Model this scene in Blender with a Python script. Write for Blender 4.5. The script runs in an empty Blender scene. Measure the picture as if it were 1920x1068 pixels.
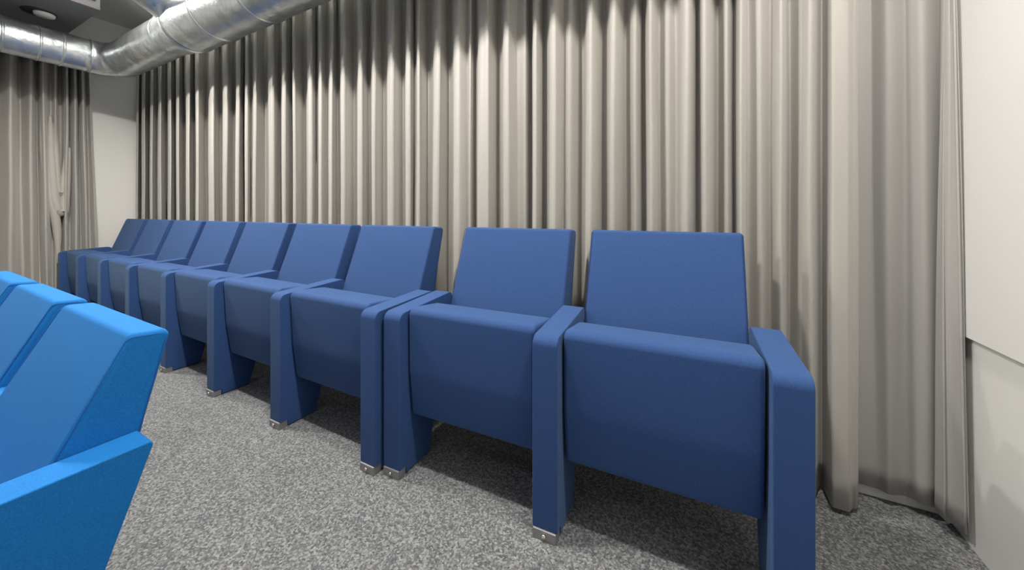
import bpy, bmesh, math, random
from mathutils import Vector, Matrix, noise
random.seed(7)
S = bpy.context.scene
COL = S.collection
PI = math.pi

# ------------------------------------------------------------------ camera
CAM = Vector((-.149, -.948, .979)); YAW = .482; FPX = 675.6; HOR = 396.3
cd = bpy.data.cameras.new('camera'); cam = bpy.data.objects.new('camera', cd); COL.objects.link(cam)
cd.sensor_width = 36; cd.sensor_fit = 'HORIZONTAL'; cd.lens = FPX/1920*36
cd.shift_y = -(534-HOR)/1920; cd.clip_start = .02; cd.clip_end = 60
cam.location = CAM; cam.rotation_euler = (PI/2, 0, YAW)
S.camera = cam
# ------------------------------------------------------------------ world, exposure
w = bpy.data.worlds.new('world'); S.world = w; w.use_nodes = True
w.node_tree.nodes['Background'].inputs[0].default_value = (.9, .95, 1, 1)
w.node_tree.nodes['Background'].inputs[1].default_value = .16
S.view_settings.view_transform = 'Standard'; S.view_settings.look = 'None'
S.view_settings.gamma = 1; S.view_settings.use_curve_mapping = False
S.view_settings.exposure = -0.12

# ------------------------------------------------------------------ track lamps above the aisle, plus added upward and soft fill lights
def area(name, loc, sx, sy, power, color=(1, .96, .9), rot=(0, 0, 0)):
    l = bpy.data.lights.new(name, 'AREA'); l.shape = 'RECTANGLE'; l.size = sx; l.size_y = sy
    l.energy = power; l.color = color
    o = bpy.data.objects.new(name, l); o.location = loc; o.rotation_euler = rot; COL.objects.link(o)
    return o
for x, z, e in ((.15, 2.66, 33), (-1.2, 2.66, 41), (-2.5, 2.60, 41), (-3.8, 2.50, 46)):
    area('track_light', (x, -.27, z), .14, .08, e)
    area('ceiling_fill', (x, -.27, z+.06), .14, .08, e*(.16 if x > -2 else .5), rot=(PI, 0, 0))  # added upward fill that brightens the ceiling
area('room_fill', (-1.2, -2.2, 2.9), 1.2, .6, 9, (1, .96, 1))  # this and the next two: added soft fill for the whole room
area('room_fill', (-3.8, -2.2, 2.9), 1.2, .6, 9, (1, .96, 1))
area('room_fill', (-2.2, -4.0, 2.9), 3.0, .6, 9, (.9, .92, 1))

# ------------------------------------------------------------------ materials
def mat(name, col, rough=.6, metal=0, sheen=0, spec=.5):
    m = bpy.data.materials.new(name); m.use_nodes = True
    b = m.node_tree.nodes['Principled BSDF']
    b.inputs['Base Color'].default_value = (*col, 1); b.inputs['Roughness'].default_value = rough
    b.inputs['Metallic'].default_value = metal; b.inputs['Sheen Weight'].default_value = sheen
    b.inputs['Specular IOR Level'].default_value = spec
    return m, m.node_tree, b
def N(nt, t, **k):
    n = nt.nodes.new(t)
    for a, v in k.items(): setattr(n, a, v)
    return n
def noise_col(nt, b, c1, c2, scale, detail=3, lo=.35, hi=.65, coord='Object', stretch=None):
    tc = N(nt, 'ShaderNodeTexCoord'); no = N(nt, 'ShaderNodeTexNoise'); no.inputs['Scale'].default_value = scale
    no.inputs['Detail'].default_value = detail
    src = tc.outputs[coord]
    if stretch:
        mp = N(nt, 'ShaderNodeMapping'); mp.inputs['Scale'].default_value = stretch
        nt.links.new(src, mp.inputs[0]); src = mp.outputs[0]
    nt.links.new(src, no.inputs['Vector'])
    cr = N(nt, 'ShaderNodeValToRGB'); cr.color_ramp.elements[0].position = lo; cr.color_ramp.elements[1].position = hi
    cr.color_ramp.elements[0].color = (*c1, 1); cr.color_ramp.elements[1].color = (*c2, 1)
    nt.links.new(no.outputs['Fac'], cr.inputs[0]); nt.links.new(cr.outputs[0], b.inputs['Base Color'])
    return no, cr, src
def bump(nt, b, src, scale, strength, dist=.002, detail=2, typ='ShaderNodeTexNoise'):
    no = N(nt, typ); no.inputs['Scale'].default_value = scale
    if typ == 'ShaderNodeTexNoise': no.inputs['Detail'].default_value = detail
    nt.links.new(src, no.inputs['Vector'])
    bp = N(nt, 'ShaderNodeBump'); bp.inputs['Strength'].default_value = strength; bp.inputs['Distance'].default_value = dist
    nt.links.new(no.outputs[0], bp.inputs['Height']); nt.links.new(bp.outputs[0], b.inputs['Normal'])

def fabric(name, c1, c2, sheen):
    m, nt, b = mat(name, c1, .80, 0, sheen, .2)
    b.inputs['Sheen Roughness'].default_value = .45
    b.inputs['Sheen Tint'].default_value = (.6, .85, 1, 1)
    no, cr, src = noise_col(nt, b, c1, c2, 420, 2, .3, .7)
    bump(nt, b, src, 900, .35, .0008)
    return m
M_NAVY = fabric('navy_fabric', (.022, .056, .165), (.034, .080, .220), .12)
M_LIT_BLUE = fabric('lit_blue_fabric', (.005, .125, .385), (.010, .165, .47), .03)  # brighter than the navy: stronger near light put into the fabric colour
M_SEAM, _, _ = mat('navy_thread', (.02, .04, .14), .8)
M_SEAMA, _, _ = mat('lit_blue_thread', (.005, .08, .32), .8)
M_FOOT, nt, b = mat('foot_metal', (.30, .30, .31), .5, .6)
M_BOLT, nt, b = mat('bolt_brass', (.95, .88, .7), .2, 1)

def curtain_mat(name, c1, c2):
    m, nt, b = mat(name, c1, .52, 0, .25, .35)
    no, cr, src = noise_col(nt, b, c1, c2, 6, 4, .3, .7, stretch=(1, 1, .15))
    bump(nt, b, src, 700, .15, .0006)
    return m
M_CURT = curtain_mat('greige_curtain_cloth', (.37, .348, .315), (.425, .405, .37))
M_CURT2 = curtain_mat('grey_curtain_cloth', (.36, .345, .33), (.41, .395, .375))
M_WALL, nt, b = mat('painted_wall', (.76, .75, .72), .6)
tc = N(nt, 'ShaderNodeTexCoord'); bump(nt, b, tc.outputs['Object'], 60, .05, .001)
M_TRIM, nt, b = mat('white_skirting', (.82, .80, .75), .45)
M_CEIL, nt, b = mat('ceiling_paint', (.74, .77, .73), .8)
M_UNIT, nt, b = mat('grey_unit_paint', (.16, .15, .16), .6)
M_BLACK, nt, b = mat('black_rail', (.012, .010, .012), .5)
M_DARK, nt, b = mat('slot_and_shade_dark', (.02, .02, .025), .7)  # casing slot, and the painted shade beside the round outlet

# carpet: salt and pepper grey loop pile
M_CARPET, nt, b = mat('grey_carpet', (.2, .2, .2), .95, 0, .1, .1)
tc = N(nt, 'ShaderNodeTexCoord')
n1 = N(nt, 'ShaderNodeTexNoise'); n1.inputs['Scale'].default_value = 135; n1.inputs['Detail'].default_value = 3; n1.inputs['Roughness'].default_value = .7
n2 = N(nt, 'ShaderNodeTexNoise'); n2.inputs['Scale'].default_value = 3.5; n2.inputs['Detail'].default_value = 3
for n in (n1, n2): nt.links.new(tc.outputs['Object'], n.inputs['Vector'])
cr = N(nt, 'ShaderNodeValToRGB')
cr.color_ramp.elements[0].position = .24; cr.color_ramp.elements[0].color = (.060, .064, .072, 1)
cr.color_ramp.elements[1].position = .76; cr.color_ramp.elements[1].color = (.285, .288, .292, 1)
e = cr.color_ramp.elements.new(.5); e.color = (.140, .141, .143, 1)
vo = N(nt, 'ShaderNodeTexVoronoi'); vo.inputs['Scale'].default_value = 185; nt.links.new(tc.outputs['Object'], vo.inputs['Vector'])
sp = N(nt, 'ShaderNodeSeparateColor'); nt.links.new(vo.outputs['Color'], sp.inputs[0])
mm = N(nt, 'ShaderNodeMix'); mm.inputs[0].default_value = .42
nt.links.new(n1.outputs['Fac'], mm.inputs[2]); nt.links.new(sp.outputs[0], mm.inputs[3])
nt.links.new(mm.outputs[0], cr.inputs[0])
mr = N(nt, 'ShaderNodeMapRange'); mr.inputs['To Min'].default_value = .86; mr.inputs['To Max'].default_value = 1.14
nt.links.new(n2.outputs['Fac'], mr.inputs['Value'])
mx = N(nt, 'ShaderNodeVectorMath', operation='SCALE')
nt.links.new(cr.outputs[0], mx.inputs[0]); nt.links.new(mr.outputs[0], mx.inputs['Scale'])
nt.links.new(mx.outputs[0], b.inputs['Base Color'])
bp = N(nt, 'ShaderNodeBump'); bp.inputs['Strength'].default_value = .2; bp.inputs['Distance'].default_value = .002
nt.links.new(n1.outputs['Fac'], bp.inputs['Height']); nt.links.new(bp.outputs[0], b.inputs['Normal'])

# galvanised duct: crinkled foil
M_DUCT, nt, b = mat('galvanised_duct', (.70, .73, .74), .30, .92)
no, cr, src = noise_col(nt, b, (.55, .59, .61), (.82, .84, .84), 9, 4, .35, .7)
bump(nt, b, src, 16, .5, .012, 5)

# ------------------------------------------------------------------ helpers
def link(name, me, m, parent=None, smooth=True):
    o = bpy.data.objects.new(name, me); COL.objects.link(o)
    if m: me.materials.append(m)
    if smooth:
        for p in me.polygons: p.use_smooth = True
    if parent: o.parent = parent
    return o
def from_bm(name, bm, m, parent=None, smooth=True):
    bmesh.ops.recalc_face_normals(bm, faces=bm.faces)
    me = bpy.data.meshes.new(name); bm.to_mesh(me); bm.free()
    return link(name, me, m, parent, smooth)
def bevel(o, wd, seg=4, ang=35):
    md = o.modifiers.new('bevel', 'BEVEL'); md.width = wd; md.segments = seg
    md.limit_method = 'ANGLE'; md.angle_limit = math.radians(ang); md.harden_normals = True
    return o
def box_bm(x0, x1, y0, y1, z0, z1, bm=None):
    bm = bm or bmesh.new()
    v = [bm.verts.new((x, y, z)) for x in (x0, x1) for y in (y0, y1) for z in (z0, z1)]
    for f in ((0, 1, 3, 2), (4, 6, 7, 5), (0, 4, 5, 1), (2, 3, 7, 6), (0, 2, 6, 4), (1, 5, 7, 3)):
        bm.faces.new([v[i] for i in f])
    return bm
def round_poly(pts, radii, n=6):
    out = []
    k = len(pts)
    for i in range(k):
        p = Vector(pts[i]); a = Vector(pts[i-1]); c = Vector(pts[(i+1) % k]); r = radii[i]
        if r <= 0: out.append(tuple(p)); continue
        d1 = (a-p).normalized(); d2 = (c-p).normalized(); ang = d1.angle(d2)
        t = r/math.tan(ang/2)
        s = p+d1*t; e_ = p+d2*t
        cen = p+(d1+d2).normalized()*(r/math.sin(ang/2))
        v1 = s-cen; v2 = e_-cen
        for j in range(n+1):
            q = v1.lerp(v2, j/n).normalized()*r
            out.append(tuple(cen+q))
    return out
def prism(poly, x0, x1, bulge=0, cuts=1):      # (y,z) outline drawn out along x
    bm = bmesh.new()
    rings = []
    for x in (x0, x1): rings.append([bm.verts.new((x, y, z)) for y, z in poly])
    n = len(poly)
    bm.faces.new(rings[0]); bm.faces.new(rings[1][::-1])
    for i in range(n):
        bm.faces.new((rings[0][i], rings[1][i], rings[1][(i+1) % n], rings[0][(i+1) % n]))
    return bm
def tube(pts, rad, seg=8, closed=False):
    bm = bmesh.new(); rings = []
    n = len(pts)
    for i, p in enumerate(pts):
        p = Vector(p)
        a = Vector(pts[i-1]) if (i > 0 or closed) else p
        c = Vector(pts[(i+1) % n]) if (i < n-1 or closed) else p
        d = (c-a).normalized()
        up = Vector((0, 0, 1)) if abs(d.z) < .9 else Vector((1, 0, 0))
        s = d.cross(up).normalized(); t = s.cross(d)
        r = rad[i] if isinstance(rad, (list, tuple)) else rad
        rings.append([bm.verts.new(p+s*math.cos(2*PI*k/seg)*r+t*math.sin(2*PI*k/seg)*r) for k in range(seg)])
    m = n if closed else n-1
    for i in range(m):
        A, B = rings[i], rings[(i+1) % n]
        for k in range(seg): bm.faces.new((A[k], A[(k+1) % seg], B[(k+1) % seg], B[k]))
    if not closed: bm.faces.new(rings[0][::-1]); bm.faces.new(rings[-1])
    return bm
def tag(o, label, cat, group=None, kind=None):
    if label: o['label'] = label
    if cat: o['category'] = cat
    if group: o['group'] = group
    if kind: o['kind'] = kind
    return o
def struct(name, bm, m, label=None, smooth=False):
    o = from_bm(name, bm, m, None, smooth); o['kind'] = 'structure'
    if label: o['label'] = label
    return o
def at(u, Y):                                   # x on the upright plane y = Y met by the photo column u
    q = (u-960)/FPX; dx = -math.sin(YAW)+q*math.cos(YAW); dy = math.cos(YAW)+q*math.sin(YAW)
    return CAM.x+(Y-CAM.y)/dy*dx
def at_left(u, X):
    q = (u-960)/FPX; dx = -math.sin(YAW)+q*math.cos(YAW); dy = math.cos(YAW)+q*math.sin(YAW)
    return CAM.y+(X-CAM.x)/dx*dy

# ------------------------------------------------------------------ room shell
RW, BW, LW, FW, CZ = .551, .740, -5.75, -5.2, 3.0
STEP = -.615
bm = box_bm(LW-.2, RW+.2, STEP, BW+.2, -.3, 0)
box_bm(LW-.2, RW+.2, FW-.2, STEP, -.4, -.2, bm)
struct('floor', bm, M_CARPET, 'speckled grey carpet floor')
struct('wall_back', box_bm(LW-.2, RW+.2, BW, BW+.2, 0, CZ), M_WALL, 'white wall behind the long curtain')
struct('wall_left', box_bm(LW-.2, LW, FW, BW, -.3, CZ), M_WALL, 'white end wall beyond the far seats')
struct('wall_front', box_bm(LW-.2, RW+.2, FW-.2, FW, -.3, CZ), M_WALL)
struct('wall_right', box_bm(RW, RW+.2, FW, BW, -.3, CZ), M_WALL, 'white wall on the right of the curtain')
o = struct('trim_1', box_bm(RW-.014, RW, FW+.01, .665, .612, CZ-.005), M_WALL, 'raised upper wall panel ending in a shadowed ledge')
bevel(o, .002, 2)
struct('baseboard_back', box_bm(LW+.01, RW-.001, BW-.014, BW, .0005, .062), M_TRIM, 'white skirting under the curtain hem')
struct('ceiling', box_bm(LW-.2, RW+.2, FW-.2, BW+.2, CZ, CZ+.1), M_CEIL, 'pale grey ceiling')

# ------------------------------------------------------------------ theatre seats
P, AW = .60, .079
def arm_mesh(H, D, ar, drop=.022, s=.32):
    pts = [(0, .03), (.034, .030), (.036, .004), (D-s*(H-.03)+.02, .004), (D, H), (.0, H-drop)]
    poly = round_poly(pts, [.003, 0, 0, .01, ar, .030], 6)
    return prism(poly, -AW/2, AW/2)
def foot_mesh():
    bm = box_bm(-AW/2+.003, AW/2-.003, -.005, .034, 0, .0305)
    return bm
def bolt_mesh():
    bm = bmesh.new()
    bmesh.ops.create_cone(bm, cap_ends=True, segments=12, radius1=.0075, radius2=.005, depth=.006,
                          matrix=Matrix.Translation((0, -.009, .017)) @ Matrix.Rotation(PI/2, 4, 'X'))
    return bm
def back_poly(T, by, th, lean=.3625):
    return round_poly([(by-lean*(T-.32)-.003, .32), (by+th-.135, .29), (by+th-.045, .72), (by+th, T-.006), (by, T), (by-.16*lean, T-.16)],
                      [.02, .02, 0, .016, .016, 0], 5)
def seat_poly():
    return round_poly([(.058, .208), (.175, .215), (.225, .60), (.036, .622), (.040, .38)], [.022, .03, .03, .026, .4], 6)
def build_seat(name, label, group, M, MS, T=.906, by=.434, th=.075, H=.625, D=.339, right_arm=False, ref=None, lean=.3625, ar=.022, drop=.022, slant=.32):
    root = bpy.data.objects.new(name, None); COL.objects.link(root); root.empty_display_size = .1
    tag(root, label, 'seat', group)
    if ref is None:
        hw = (P-AW)/2
        ref = {}
        ref['backrest'] = from_bm('backrest', prism(back_poly(T, by, th, lean), -hw+.002, hw-.002), M); bevel(ref['backrest'], .011)
        for sgn in (-1, 1):
            x = sgn*(hw-.003)
            pl = back_poly(T, by, th, lean); cy = sum(p[0] for p in pl)/len(pl); cz = sum(p[1] for p in pl)/len(pl)
            pts = [(x, cy+(y-cy)*.93+.0, cz+(z-cz)*.972) for y, z in pl]
            ref['seam%d' % sgn] = from_bm('seam', tube(pts, .0013, 6, True), MS)
        ref['seat_cushion'] = from_bm('seat_cushion', prism(seat_poly(), -hw+.006, hw-.006), M); bevel(ref['seat_cushion'], .014, 5)
        ref['armrest'] = from_bm('armrest', arm_mesh(H, D, ar, drop, slant), M); bevel(ref['armrest'], .010)
        ref['foot_plate'] = from_bm('foot_plate', foot_mesh(), M_FOOT, None, False); bevel(ref['foot_plate'], .002, 2)
        ref['bolt'] = from_bm('bolt', bolt_mesh(), M_BOLT)
        ref['foot_plate']['label'] = 'grey metal foot plate'; ref['bolt']['label'] = 'shiny round bolt head'
        fresh = True
    else: fresh = False
    used = set()
    def use(key, par, loc=(0, 0, 0)):
        src = ref[key]
        if fresh and key not in used: o = src; used.add(key)
        else: o = src.copy(); COL.objects.link(o)
        o.parent = par; o.location = loc
        return o
    bk = use('backrest', root)
    use('seam-1', bk); use('seam1', bk)
    sc = use('seat_cushion', root)
    for sx in ((-1, 1) if right_arm else (-1,)):
        a = use('armrest', root, (sx*P/2, 0, 0))
        fp = use('foot_plate', a); use('bolt', a)
    return root, ref, sc

# back row: bench of two nearest the wall, bench of seven beyond it
A1X = 0.079/2                                   # centre of the outermost arm
x0 = -2*P; a1 = .038
def bench1(x, y=0):
    X = x-x0; return x0+X*math.cos(a1)-y*math.sin(a1), X*math.sin(a1)+y*math.cos(a1)+.024
back_labels = [
    'large navy folding seat at the right end of the back row, beside the corner curtain',
    'navy folding seat in the back row, second from its right end',
    'navy folding seat just left of the doubled armrests in the back row',
    'navy folding seat, fourth from the right end of the back row',
    'navy folding seat, fifth from either end of the back row',
    'navy folding seat, fourth from the far left end of the back row',
    'navy folding seat, third from the far left end of the back row',
    'navy folding seat, second from the far left end of the back row',
    'navy folding seat at the far left end of the back row, near the wall']
tilts = [-.2, -.2, 1.6, 2.0, 1.8, 1.5, 1.6, 1.4, 1.2]
ref = None
for k in range(9):
    if k < 2:
        cx = A1X-(k+.5)*P
        x, y = bench1(cx); rz = a1
    else:
        x = A1X-(k+.5)*P-AW-.018; y = .004*(x+1.2)**2; rz = .008*(x+1.2)
    root, rf, sc = build_seat('theater_seat', back_labels[k], 'navy folding seats in the back row', M_NAVY, M_SEAM,
                              right_arm=(k in (0, 2)), ref=ref)
    ref = rf
    root.location = (x, y, 0); root.rotation_euler = (0, 0, rz)
    t = math.radians(tilts[k]); pv = Vector((0, .12, .60))
    if t:
        R = Matrix.Rotation(t, 3, 'X'); sc.rotation_euler = (t, 0, 0); sc.location = pv-R @ pv
    root['label'] = back_labels[k]

# front row on the lower tier: strong near light put into its blue
front_labels = [
    'bright blue fabric seat with its side panel and sloping armrest in the left foreground',
    'bright blue fabric seat in the foreground row, middle of the three backrests',
    'bright blue foreground seat cut off at the left edge, only its backrest corner visible']
fref = None
FX, FY, FA = -1.515, -.996, -.015
for k in range(3):
    root, fref, sc = build_seat('theater_seat', front_labels[k], 'bright blue seats in the foreground row', M_LIT_BLUE, M_SEAMA,
                                T=.912, by=.363, th=.070, H=.698, D=.379, lean=.50, ar=.008, drop=.004, slant=.38, right_arm=(k == 0), ref=fref)
    root.location = (FX-k*P*math.cos(FA), FY-k*P*math.sin(FA), -.2); root.rotation_euler = (0, 0, FA)

# ------------------------------------------------------------------ curtains
def smooth_path(nodes, per=7):
    """nodes: list of (x,y); rounded cloth waves through alternating ridge / valley nodes"""
    out = []
    n = len(nodes)
    for i in range(n-1):
        p0 = Vector(nodes[max(i-1, 0)]); p1 = Vector(nodes[i]); p2 = Vector(nodes[i+1]); p3 = Vector(nodes[min(i+2, n-1)])
        for j in range(per):
            t = j/per
            # cosine ease in depth, gently swollen sideways: reads as soft pleats
            e_ = .5-.5*math.cos(PI*t)
            x = p1.x+(p2.x-p1.x)*t+.10*(p2.x-p1.x)*math.sin(2*PI*t)*0
            y = p1.y+(p2.y-p1.y)*e_
            out.append((x, y))
    out.append(tuple(nodes[-1]))
    return out
def curtain(name, top, bot, z0, z1, m, per=7, rows=26, seed=0, wob=.006, axis=0, hem_fn=None):
    T = smooth_path(top, per) if axis == 0 else [(x, y) for y, x in smooth_path([(b_, a_) for a_, b_ in top], per)]
    B = smooth_path(bot, per) if axis == 0 else [(x, y) for y, x in smooth_path([(b_, a_) for a_, b_ in bot], per)]
    bm = bmesh.new(); grid = []
    for r in range(rows+1):
        f = r/rows; row = []
        for i, (a_, b_) in enumerate(zip(T, B)):
            z_lo = z0 if hem_fn is None else z0+hem_fn(i/(len(T)-1))
            z = z_lo+(z1-z_lo)*f
            x = b_[0]+(a_[0]-b_[0])*f; y = b_[1]+(a_[1]-b_[1])*f
            nx = noise.noise(Vector((i*.11+seed, z*.9, 3.1)))*wob
            ny = noise.noise(Vector((i*.13+seed, z*1.1, 9.7)))*wob
            row.append(bm.verts.new((x+nx, y+ny, z)))
        grid.append(row)
    for r in range(rows):
        for i in range(len(T)-1):
            bm.faces.new((grid[r][i], grid[r][i+1], grid[r+1][i+1], grid[r+1][i]))
    me = bpy.data.meshes.new(name); bm.to_mesh(me); bm.free()
    o = link(name, me, m)
    sm = o.modifiers.new('cloth', 'SOLIDIFY'); sm.thickness = .0025; sm.offset = 0
    return o
# long back curtain: photo columns of the light folds (B) and of the hollows (D)
folds = [('D', 252), ('B', 257.5), ('D', 261), ('B', 270), ('D', 279), ('B', 286), ('d', 292), ('B', 301), ('D', 311), ('B', 320), ('D', 327),
 ('B', 336), ('D', 344), ('B', 354), ('D', 363), ('B', 371), ('D', 385), ('B', 401), ('D', 412), ('B', 425), ('D', 436),
 ('B', 447), ('D', 456), ('B', 463), ('d', 469), ('B', 478), ('D', 495), ('B', 514), ('D', 523), ('B', 535), ('D', 547), ('B', 555),
 ('D', 570), ('B', 584), ('d', 591), ('B', 603), ('d', 611), ('B', 621), ('D', 632), ('B', 645), ('D', 663), ('B', 679), ('D', 691),
 ('B', 704), ('D', 719), ('B', 737), ('D', 755), ('B', 769), ('d', 775), ('B', 787), ('D', 803), ('B', 822), ('D', 841), ('B', 859),
 ('d', 876), ('b', 882), ('D', 890), ('B', 902), ('B', 915), ('D', 935), ('B', 953), ('d', 970), ('b', 983), ('D', 993), ('B', 1004), ('D', 1019), ('B', 1041),
 ('d', 1055), ('b', 1067), ('D', 1089), ('B', 1107), ('D', 1131), ('B', 1150), ('D', 1175), ('b', 1190), ('D', 1207), ('B', 1220),
 ('d', 1237), ('b', 1249), ('d', 1267), ('B', 1288), ('D', 1308), ('B', 1323), ('D', 1347), ('b', 1364), ('D', 1376), ('B', 1390),
 ('d', 1401), ('b', 1426), ('d', 1442), ('B', 1465), ('D', 1480), ('b', 1500), ('B', 1520), ('D', 1541), ('B', 1562), ('B', 1590), ('b', 1604), ('D', 1611)]
DY = {'B': .592, 'b': .628, 'd': .660, 'D': .695}
rnd = random.Random(3)
bot, top = [], []
for c, u in folds:
    Y = DY[c]+rnd.uniform(-.008, .008)
    if u > 1380: Y -= .005
    if u > 1540 and c != 'D': Y -= .02
    X = at(u, Y)
    bot.append((X, Y))
    top.append((X+rnd.uniform(-.008, .008)*(1 if u < 1550 else 0), .655+(Y-.655)*rnd.uniform(.75, 1.0)))
bot[-1] = (bot[-2][0]+.012, .625); top[-1] = (top[-2][0]+.012, .625)
o = curtain('long_curtain', top, bot, .018, 2.86, M_CURT, per=7, rows=30, seed=2)
tag(o, 'long greige floor-length curtain in many narrow pleats behind the back row of navy seats', 'curtain')
# right end curtain, turning the corner on to the right wall
tp = [(at(1596, .695), .70), (at(1630, .70), .705), (at(1659, .64), .64), (at(1694, .70), .70), (at(1724, .64), .64), (at(1762, .70), .70),
      (at(1778, .665), .668), (at(1790, .665), .672), (.522, .648)]
bt = [(at(1596, .695), .70), (at(1640, .70), .705), (at(1668, .685), .685), (at(1700, .70), .70), (at(1738, .675), .675), (at(1766, .70), .695),
      (.500, .665), (.512, .62), (.536, .578)]
o = curtain('corner_curtain', tp, bt, .045, 2.86, M_CURT2, per=9, rows=40, seed=11, wob=.006)
tag(o, 'plain grey curtain with stitched side hem in the right corner above the white skirting', 'curtain')
# stitched side hem
for off in (.004, .052):
    hp = []
    for k in range(41):
        f = k/40; a_ = Vector(bt[-1]).lerp(Vector(tp[-1]), f); b_ = Vector(bt[-2]).lerp(Vector(tp[-2]), f)
        p = a_.lerp(b_, off/max(.03, (a_-b_).length))
        hp.append((p.x-.006, p.y-.003, .05+2.8*f))
    h = from_bm('side_hem', tube(hp, .0028, 6), M_CURT2, o)
# left wall curtain
def L(u, X): return (X, at_left(u, X))
lw = [(-270, -280, 'D'), (-235, -242, 'B'), (-200, -208, 'D'), (-168, -172, 'B'), (-140, -148, 'D'), (-112, -118, 'b'), (-86, -96, 'D'), (-74, -82, 'B'), (-60, -70, 'D'), (-30, -36, 'B'), (-5, -8, 'D'), (20, 19, 'B'), (38, 42, 'D'), (56, 60, 'b'), (69, 77, 'D'), (79, 88, 'B'), (95, 100, 'd'),
      (103, 106, 'b'), (110, 112, 'D'), (116, 115, 'D'), (124, 122, 'B'), (131, 133, 'D'), (139, 144, 'B'), (146, 155, 'D'), (153, 166, 'B'), (160, 174, 'd'), (166, 186, 'b')]
DX = {'B': -5.56, 'b': -5.60, 'd': -5.67, 'D': -5.71}
DT = {'B': -5.50, 'b': -5.57, 'd': -5.66, 'D': -5.72}
tp = [L(a_, DT[c]) for a_, b_, c in lw]; bt = [L(b_, DX[c]) for a_, b_, c in lw]
o = curtain('end_wall_curtain', tp, bt, .02, 2.42, M_CURT, per=7, rows=30, seed=23, wob=.008, axis=1)
tag(o, 'greige curtain bunched up on the far left end wall below the silver duct', 'curtain')
cw = o
# slack edge of the cloth looping down in front of the bunch
def left_pt(u, v, X):
    q = (u-960)/FPX; dx = -math.sin(YAW)+q*math.cos(YAW); dy = math.cos(YAW)+q*math.sin(YAW); t = (X-CAM.x)/dx
    return (X, CAM.y+t*dy, CAM.z+(HOR-v)*t/FPX)
def bez(P0, P1, P2, P3, t):
    a_ = 1-t
    return tuple(a_**3*p+3*a_*a_*t*q+3*a_*t*t*r_+t**3*z for p, q, r_, z in zip(P0, P1, P2, P3))
for path, rmax in (([(94, 215), (96, 290), (102, 372), (116, 398), (124, 352), (131, 270)], .040),
                   ([(103, 225), (104, 280), (107, 345), (114, 362), (120, 330), (126, 262)], .030),
                   ([(80, 190), (82, 280), (94, 365), (104, 410), (108, 450), (109, 500)], .032)):
    P3 = [Vector(left_pt(u, v, -5.60)) for u, v in path]; q_ = []
    for a_ in range(len(P3)-1):
        p0, p1, p2, p3 = P3[max(a_-1, 0)], P3[a_], P3[a_+1], P3[min(a_+2, len(P3)-1)]
        for k in range(8):
            t = k/8
            q_.append(.5*(2*p1+(p2-p0)*t+(2*p0-5*p1+4*p2-p3)*t*t+(3*p1-p0-3*p2+p3)*t**3))
    n_ = len(q_); rads = [rmax*max(.12, math.sin(PI*(k+.5)/n_)**.6) for k in range(n_)]
    sw = from_bm('slack_fold', tube(q_, rads, 14), M_CURT, cw); sw['label'] = 'slack looping fold of cloth'

# curtain rails
o = from_bm('curtain_rail', box_bm(-5.70, -5.655, -1.6, .46, 2.44, 2.52), M_BLACK, None, False)
tag(o, 'short black curtain rail end sticking out on the left end wall under the duct', 'curtain rail'); bevel(o, .003, 2)
o2 = from_bm('curtain_rail', box_bm(-5.70, .53, .63, .67, 2.865, 2.90), M_BLACK, None, False)
tag(o2, 'long black curtain rail at the top of the pleated back curtain', 'curtain rail'); bevel(o2, .003, 2)

# ------------------------------------------------------------------ ventilation duct
DZ, DYc, DXc, R1, R2 = 2.356, .32, -4.95, .140, .180
def path_tube(pts, rads, seg=40, seams=()):
    return tube(pts, rads, seg)
duct = bpy.data.objects.new('air_duct', None); COL.objects.link(duct); duct.location = (-4.0, DYc, DZ-R2)
tag(duct, 'silver galvanised round air duct bending around the top left corner of the room', 'duct')
def sub(name, bm, m=M_DUCT, par=duct):
    o = from_bm(name, bm, m); o.parent = par
    if par is duct: o.location = -duct.location
    return o
# run along the end wall
pts = [(DXc, -3.0+.05*i, DZ) for i in range(int((DYc-.20+3.0)/.05)+2)]
rr = [R1*(1+.006*math.sin(i*2.1)) for i in range(len(pts))]
run = sub('duct_run', tube(pts, rr, 48))
for k, y in enumerate((-.14, -.32, -.55, -1.1, -.02)):
    sub('seam_ring', tube([(DXc, y-.008, DZ), (DXc, y-.004, DZ), (DXc, y+.004, DZ), (DXc, y+.008, DZ)], [R1, R1+.005, R1+.005, R1], 48), M_DUCT, run)
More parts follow.
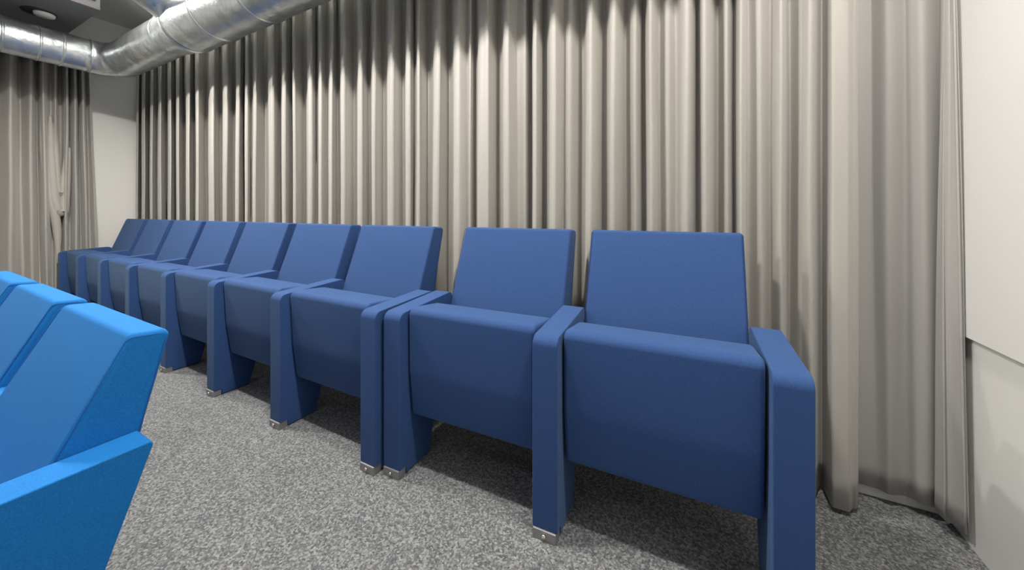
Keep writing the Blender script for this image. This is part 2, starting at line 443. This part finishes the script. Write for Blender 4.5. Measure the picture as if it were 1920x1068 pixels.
# flexible elbow with fine ribs
eb = .19; pts = []; rr = []
n = 14
for i in range(n+1):
    a_ = PI/2*i/n
    pts.append((DXc+eb-eb*math.cos(a_), DYc-eb+eb*math.sin(a_), DZ)); rr.append(R1*(1.0+.035*(i % 2)))
ex0 = DXc+eb
for i in range(1, 54):
    pts.append((ex0+.018*i, DYc, DZ)); rr.append(R1*(1.0+.035*(i % 2)))
elbow = sub('flexible_elbow', tube(pts, rr, 48)); elbow['label'] = 'finely ribbed elbow'
rx = pts[-1][0]
# reducer and large run
sub('reducer', tube([(rx, DYc, DZ), (rx+.02, DYc, DZ), (rx+.26, DYc, DZ), (rx+.30, DYc, DZ)], [R1+.004, R1+.006, R2, R2+.004], 48))
lx = rx+.28
pts = [(lx+.05*i, DYc, DZ) for i in range(int((.50-lx)/.05)+1)]
big = sub('duct_run', tube(pts, [R2*(1+.004*math.sin(i*1.7)) for i in range(len(pts))], 48)); big['label'] = 'wider run above the long curtain'
for x in (lx+.42, lx+.95, lx+1.9, lx+2.9):
    sub('seam_ring', tube([(x-.01, DYc, DZ), (x-.005, DYc, DZ), (x+.005, DYc, DZ), (x+.01, DYc, DZ)], [R2, R2+.006, R2+.006, R2], 48), M_DUCT, big)
# branch rising over the aisle
bx = rx+.30
sub('branch', tube([(bx, DYc-.05, DZ+.08), (bx, DYc-.26, DZ+.17), (bx, DYc-.5, DZ+.22), (bx, DYc-2.2, DZ+.22)], [.15, .13, .13, .13], 40))

# ceiling ventilation unit with round outlet
unit = bpy.data.objects.new('ceiling_unit', None); COL.objects.link(unit); unit.location = (-5.1, -.6, CZ)
tag(unit, 'dark grey boxed ventilation unit with a round outlet under the ceiling, above the silver duct', 'ventilation unit')
o = from_bm('casing', box_bm(-.62, .66, -.9, .69, -.40, -.001), M_UNIT, unit, False); bevel(o, .006, 2)
bm = bmesh.new(); bmesh.ops.create_cone(bm, cap_ends=True, segments=32, radius1=.055, radius2=.06, depth=.026, matrix=Matrix.Translation((.20, .49, -.414)))
from_bm('round_outlet', bm, M_CEIL, unit)
bm = bmesh.new(); bmesh.ops.create_cone(bm, cap_ends=True, segments=32, radius1=.092, radius2=.095, depth=.008, matrix=Matrix.Translation((.185, .465, -.404)))
from_bm('outlet_shade', bm, M_DARK, unit)  # offset dark disc, paints the crescent of shade beside the outlet
bm = box_bm(.661, .675, -.9, .66, -.34, -.30); from_bm('side_slot', bm, M_DARK, unit, False)
